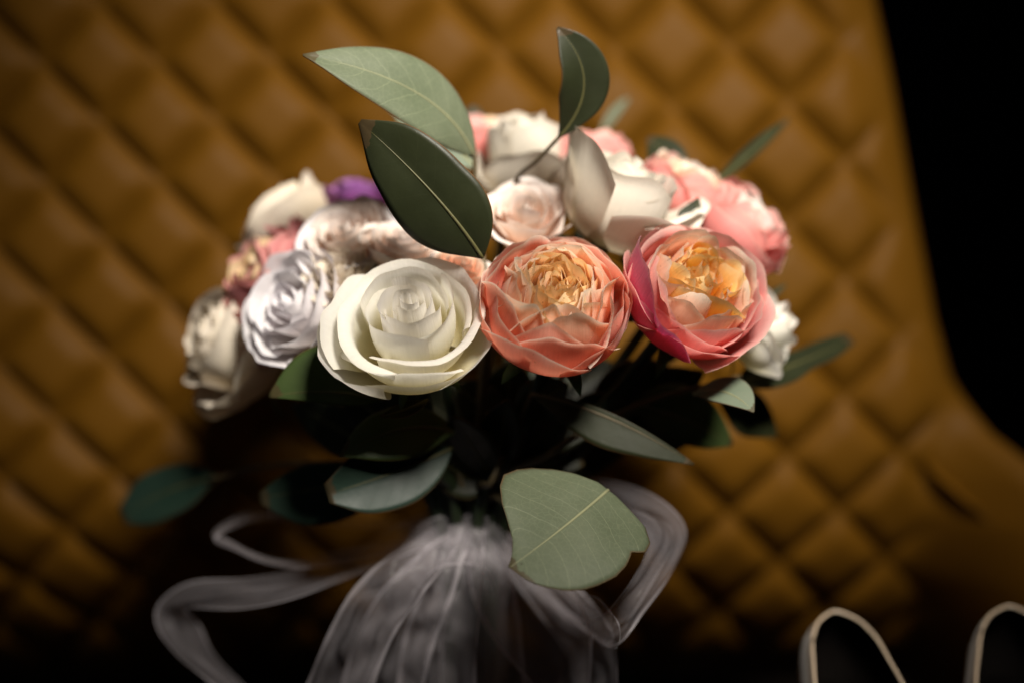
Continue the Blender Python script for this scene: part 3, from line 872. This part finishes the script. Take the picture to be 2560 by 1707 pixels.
# H: behind, tiny tip and lower fillers
Hs, hl = sprig('eucalyptus sprig with small blue grey tip at the very back of the bouquet', 1190, 290, 0.69, [(1190, 300, 0.69), (1195, 400, 0.69), (1200, 700, 0.63), (1200, 1000, 0.60)])
leaf(Hs, hl, (1190, 330, 0.69), (1190, 300, 0.69), (1180, 268, 0.69), [4, 22, 24, 18, 6], [4, 20, 24, 16, 6], M['leaf_teal'], RD, (0, 0.3, 0.9), 0.1, seed=43)

# I: dark filler leaves between the stems
Is, il = sprig('eucalyptus sprig with dark leaves filling the shade under the coral roses', 1300, 1050, 0.60, [(1330, 960, 0.60), (1290, 1080, 0.60), (1230, 1200, 0.585)])
for k, (x0, y0, d0, x1, y1, d1, w0) in enumerate([(1290, 1060, 0.59, 1420, 960, 0.58, 60), (1280, 1100, 0.60, 1500, 1060, 0.60, 70), (1260, 1150, 0.60, 1460, 1160, 0.605, 62), (1270, 1090, 0.61, 1130, 960, 0.60, 60), (1240, 1170, 0.60, 1060, 1080, 0.61, 66), (1240, 1200, 0.60, 1090, 1210, 0.60, 56), (1300, 1020, 0.62, 1560, 920, 0.625, 66), (1250, 1130, 0.62, 960, 960, 0.63, 70), (1250, 1180, 0.62, 1560, 1130, 0.64, 70), (1270, 1050, 0.62, 1270, 900, 0.61, 64), (1230, 1200, 0.60, 1130, 1040, 0.575, 62), (1240, 1190, 0.60, 1270, 1000, 0.575, 58), (1250, 1190, 0.605, 1420, 1040, 0.585, 62), (1220, 1230, 0.605, 1040, 1130, 0.59, 58), (1240, 1240, 0.605, 1400, 1150, 0.595, 54), (1480, 1060, 0.61, 1640, 900, 0.605, 70), (1520, 1080, 0.615, 1760, 930, 0.61, 74), (1420, 1090, 0.61, 1560, 1000, 0.60, 60), (1560, 1090, 0.62, 1720, 1110, 0.62, 56), (1000, 1120, 0.61, 860, 960, 0.605, 66), (960, 1150, 0.615, 730, 1010, 0.62, 64), (1050, 1080, 0.60, 1000, 960, 0.59, 60)]):
    leaf(Is, il, (x0, y0, d0), ((x0 + x1) / 2, (y0 + y1) / 2 - 20, (d0 + d1) / 2), (x1, y1, d1), [6, w0 * 0.8, w0, w0 * 0.75, 4], [6, w0 * 0.8, w0, w0 * 0.75, 4], DK, RD, (random.uniform(-0.3, 0.3), 0.3 if k < 10 else -0.35, 0.9), 0.1, seed=60 + k, nt=16, nu=7)

# ------------------------------------------------------------------ ribbon bow
bow_loc = BIND
bow = thing('ribbon_bow', 'sheer white organza ribbon bow tied round the bouquet stems', 'ribbon', bow_loc)


def strip(name, A_, B_, n=110, m=19, crinkle=0.0012, seed=0, gather=0.0):
    def back_to_knot(p):
        p = (p[0], p[1], p[2] + 0.052 * (1 - float(smooth(1380, 1560, np.array(float(p[0]))))))
        w_ = math.exp(-((p[0] - 1180) ** 2 + (p[1] - 1335) ** 2) / 90.0 ** 2)
        return P(p[0], p[1], p[2] - 0.008 * w_)
    a = spline([back_to_knot(p) for p in A_], n)
    b = spline([back_to_knot(p) for p in B_], n)
    rs = np.random.RandomState(seed)
    ph = rs.uniform(0, 6.28, 6)
    verts, U, T, E = [], [], [], []
    for i in range(n):
        q = i / (n - 1)
        side = b[i] - a[i]
        tg = nrm((a[min(i + 1, n - 1)] + b[min(i + 1, n - 1)]) - (a[max(i - 1, 0)] + b[max(i - 1, 0)]))
        nn = nrm(np.cross(side, tg))
        for j in range(m):
            x = j / (m - 1)
            h = crinkle * (math.sin(x * 9 + q * 7 + ph[0]) + 0.7 * math.sin(x * 17 - q * 11 + ph[1]) + 0.5 * math.sin(q * 29 + x * 5 + ph[2]) + 0.10 * math.sin(q * 61 - x * 23 + ph[3]) + 0.05 * math.sin(q * 97 + x * 41 + ph[4])) * math.sin(math.pi * x) ** 0.5
            verts.append(a[i] + side * x + nn * h - bow_loc)
            U.append(x)
            T.append(q)
            E.append(min(x, 1 - x))
    return mesh_obj(name, verts, grid_faces(m, n), M['organza'], bow, {'u': U, 't': T, 'e': E})


# small upper left loop
strip('loop', [(1120, 1330, 0.575), (900, 1370, 0.575), (700, 1395, 0.58), (575, 1350, 0.585), (540, 1325, 0.60), (640, 1272, 0.615), (800, 1265, 0.60), (1110, 1320, 0.585)],
      [(1130, 1345, 0.565), (900, 1400, 0.555), (720, 1420, 0.55), (590, 1375, 0.56), (545, 1340, 0.575), (650, 1300, 0.60), (800, 1310, 0.59), (1120, 1340, 0.58)], seed=1)
# long left loop that turns at the far left and runs down
strip('loop', [(1150, 1330, 0.575), (1050, 1288, 0.57), (850, 1392, 0.565), (640, 1440, 0.57), (480, 1452, 0.58), (402, 1500, 0.585), (390, 1560, 0.58), (440, 1635, 0.57), (540, 1720, 0.565), (640, 1830, 0.56)],
      [(1160, 1360, 0.565), (1060, 1370, 0.555), (860, 1450, 0.545), (720, 1500, 0.545), (600, 1522, 0.555), (470, 1522, 0.575), (500, 1560, 0.60), (540, 1640, 0.60), (640, 1740, 0.59), (760, 1850, 0.58)], seed=2)
# gathered tails in the middle
strip('tail', [(1110, 1325, 0.57), (1010, 1365, 0.55), (900, 1450, 0.54), (830, 1560, 0.54), (770, 1700, 0.545), (700, 1850, 0.55)],
      [(1165, 1330, 0.56), (1130, 1390, 0.545), (1060, 1480, 0.525), (990, 1580, 0.525), (940, 1700, 0.53), (910, 1850, 0.54)], seed=3, crinkle=0.0032)
strip('tail', [(1130, 1325, 0.565), (1050, 1380, 0.55), (950, 1480, 0.55), (890, 1590, 0.555), (850, 1720, 0.56), (830, 1850, 0.56)],
      [(1190, 1330, 0.555), (1160, 1400, 0.54), (1130, 1500, 0.53), (1090, 1600, 0.535), (1060, 1720, 0.54), (1050, 1850, 0.545)], seed=4, crinkle=0.0034)
strip('tail', [(1150, 1330, 0.56), (1090, 1420, 0.55), (1030, 1530, 0.55), (1000, 1640, 0.555), (980, 1850, 0.56)],
      [(1210, 1325, 0.555), (1210, 1420, 0.535), (1200, 1540, 0.525), (1190, 1660, 0.53), (1200, 1850, 0.535)], seed=5, crinkle=0.0034)
strip('tail', [(1170, 1325, 0.565), (1140, 1430, 0.555), (1110, 1540, 0.56), (1100, 1650, 0.565), (1110, 1850, 0.57)],
      [(1220, 1322, 0.56), (1270, 1420, 0.545), (1300, 1540, 0.545), (1310, 1660, 0.55), (1330, 1850, 0.555)], seed=15, crinkle=0.0032)
# broad folds under the pale leaf
strip('loop', [(1180, 1340, 0.565), (1170, 1420, 0.55), (1190, 1520, 0.54), (1250, 1620, 0.535), (1330, 1720, 0.54), (1380, 1850, 0.55)],
      [(1210, 1300, 0.575), (1300, 1350, 0.565), (1400, 1440, 0.56), (1470, 1540, 0.555), (1480, 1640, 0.555), (1460, 1850, 0.56)], seed=6, crinkle=0.0016)
strip('loop', [(1190, 1335, 0.575), (1260, 1420, 0.57), (1350, 1540, 0.57), (1420, 1640, 0.57), (1450, 1760, 0.57), (1440, 1850, 0.57)],
      [(1215, 1300, 0.585), (1330, 1370, 0.585), (1450, 1470, 0.58), (1530, 1580, 0.575), (1545, 1690, 0.575), (1540, 1850, 0.575)], seed=7, crinkle=0.0016)
# the wired loop on the right
strip('loop', [(1185, 1330, 0.585), (1260, 1270, 0.60), (1390, 1205, 0.615), (1530, 1200, 0.615), (1650, 1245, 0.605), (1716, 1325, 0.595), (1680, 1430, 0.58), (1610, 1530, 0.57), (1545, 1610, 0.565), (1480, 1590, 0.575), (1350, 1470, 0.585), (1220, 1350, 0.58)],
      [(1195, 1350, 0.575), (1270, 1310, 0.585), (1400, 1290, 0.59), (1500, 1300, 0.59), (1580, 1320, 0.58), (1620, 1360, 0.57), (1590, 1430, 0.56), (1540, 1500, 0.555), (1500, 1540, 0.56), (1440, 1540, 0.57), (1340, 1450, 0.58), (1215, 1345, 0.585)], seed=8, crinkle=0.0018)
strip('loop', [(1420, 1500, 0.56), (1490, 1490, 0.55), (1545, 1560, 0.55), (1540, 1620, 0.555), (1490, 1600, 0.565)],
      [(1440, 1540, 0.565), (1480, 1520, 0.56), (1510, 1560, 0.56), (1510, 1600, 0.565), (1480, 1590, 0.575)], seed=9)
strip('loop', [(1000, 1385, 0.560), (1060, 1305, 0.562), (1150, 1280, 0.560), (1235, 1300, 0.562), (1290, 1385, 0.558)],
      [(1050, 1470, 0.545), (1085, 1425, 0.538), (1150, 1410, 0.534), (1205, 1425, 0.538), (1240, 1490, 0.545)], seed=21, crinkle=0.0022)
# the knot and the wrapped handle
kv, kf = [], []
kn, kk = 14, 20
for j in range(kn):
    t = j / (kn - 1)
    c = BIND * (1 - t) + np.array([BIND[0], BIND[1] + 0.004, SEAT_Z + 0.04]) * t
    r = (0.015 + 0.004 * math.sin(t * 20) * 0.3) * (1.0 - 0.12 * t)
    for i in range(kk):
        w = 6.283 * i / kk
        rr = r * (1 + 0.08 * math.sin(5 * w + t * 9))
        kv.append(c + np.array([math.cos(w) * rr, math.sin(w) * rr, 0]) - bow_loc)
mesh_obj('wrap', kv, grid_faces(kk, kn, True), M['organza'], bow, {'u': [0.5] * len(kv), 't': [0.5] * len(kv), 'e': [0.3] * len(kv)})

# ------------------------------------------------------------------ pair of pumps
def pump(label, rim_px, loc_xy, yaw):
    """a pump standing on the seat, toe to the camera; built in its own frame: x across, y to the heel, z up; heel back at y = 0"""
    heel_top, L = 0.158, 0.235
    loc = np.array([loc_xy[0], loc_xy[1], SEAT_Z])
    o = thing('pump_shoe', label, 'shoe', loc, 'pair of piped shoes')
    o.rotation_euler = (0, 0, yaw)

    def sole_z(s):   # s 0 heel .. 1 toe
        return 0.115 * (1 - smooth(0.12, 0.66, np.array(s))) + 0.006

    def half_w(s):
        return np.interp(s, [0, 0.012, 0.03, 0.07, 0.17, 0.3, 0.45, 0.68, 0.85, 0.95, 1.0], [0.0, 0.0062, 0.0098, 0.0140, 0.0190, 0.0235, 0.027, 0.037, 0.030, 0.016, 0.0])
    S = 0.70
    path = []
    q = np.linspace(-1, 1, 61)
    nh = 7
    verts = []
    for x in q:
        s = S * abs(x) ** 1.6
        sd = 1 if x > 0 else -1
        zs = float(sole_z(s))
        rimz = np.interp(s, [0, 0.08, 0.3, 0.5, S], [heel_top, heel_top - 0.006, 0.128, 0.086, 0.060])
        wr = half_w(s) * np.interp(s, [0, 0.3, 0.6, S], [1.0, 1.0, 0.72, 0.0])
        for k in range(nh):
            h = k / (nh - 1)
            ww = half_w(s) * (1 - h) + wr * h + 0.004 * math.sin(math.pi * h)
            yy = -s * L + (0.006 * math.sin(math.pi * h) - 0.004 * h) * (1 - smooth(0, 0.1, np.array(s)))
            verts.append((sd * ww, float(yy), zs + (rimz - zs) * h))
    f = [(i * nh + k, (i + 1) * nh + k, (i + 1) * nh + k + 1, i * nh + k + 1) for i in range(60) for k in range(nh - 1)]
    up = mesh_obj('upper', verts, f, M['satin'], o)
    up.modifiers.new('thick', 'SOLIDIFY').thickness = 0.0006
    lv = [(x * 0.955, y - 0.0012 * (1 - min(1, abs(x) / 0.02)), z - 0.0005) for x, y, z in verts]
    mesh_obj('lining', lv, f, M['insole'], o)
    rim = [verts[i * nh + nh - 1] for i in range(0, 61, 2)]
    tube('binding', rim, [0.00062, 0.00062], M['binding'], o, (0, 0, 0), 90, 8)
    # toe box
    tv = []
    n1, n2 = 16, 13
    for i in range(n1):
        s = S - 0.02 + (1 - S + 0.02) * i / (n1 - 1)
        for k in range(n2):
            w = math.pi * k / (n2 - 1)
            hh = 0.040 * (1 - (i / (n1 - 1)) ** 3) + 0.001
            tv.append((-math.cos(w) * float(half_w(s)) * 1.02, -s * L, float(sole_z(s)) + hh * math.sin(w) ** 0.7))
    mesh_obj('toe_cap', tv, grid_faces(n2, n1), M['satin'], o)
    # sole and insole
    sv_, n3 = [], 30
    for i in range(n3):
        s = i / (n3 - 1)
        for sd in (-1, 1):
            for dz in (0.0, 0.0045):
                sv_.append((sd * (float(half_w(s)) + 0.0005), -s * L, float(sole_z(s)) - 0.004 + dz))
    ff = []
    for i in range(n3 - 1):
        a, b = i * 4, (i + 1) * 4
        ff += [(a, b, b + 2, a + 2), (a + 1, a + 3, b + 3, b + 1), (a, a + 1, b + 1, b), (a + 2, b + 2, b + 3, a + 3)]
    mesh_obj('sole', sv_, ff, M['insole'], o)
    tube('heel', [(0, -0.018, 0.118), (0, -0.014, 0.07), (0, -0.012, 0.001)], [0.014, 0.006, 0.0045], M['satin'], o, (0, 0, 0), 14, 14)
    return o


a1 = P(2080, 1510, 0.632)
pump('open shoe with thin champagne piped edge standing nearest the bouquet', None, (a1[0], a1[1]), math.radians(6))
a2 = P(2515, 1556, 0.640)
pump('open shoe with thin champagne piped edge cut off at the right edge', None, (a2[0], a2[1]), math.radians(-8))
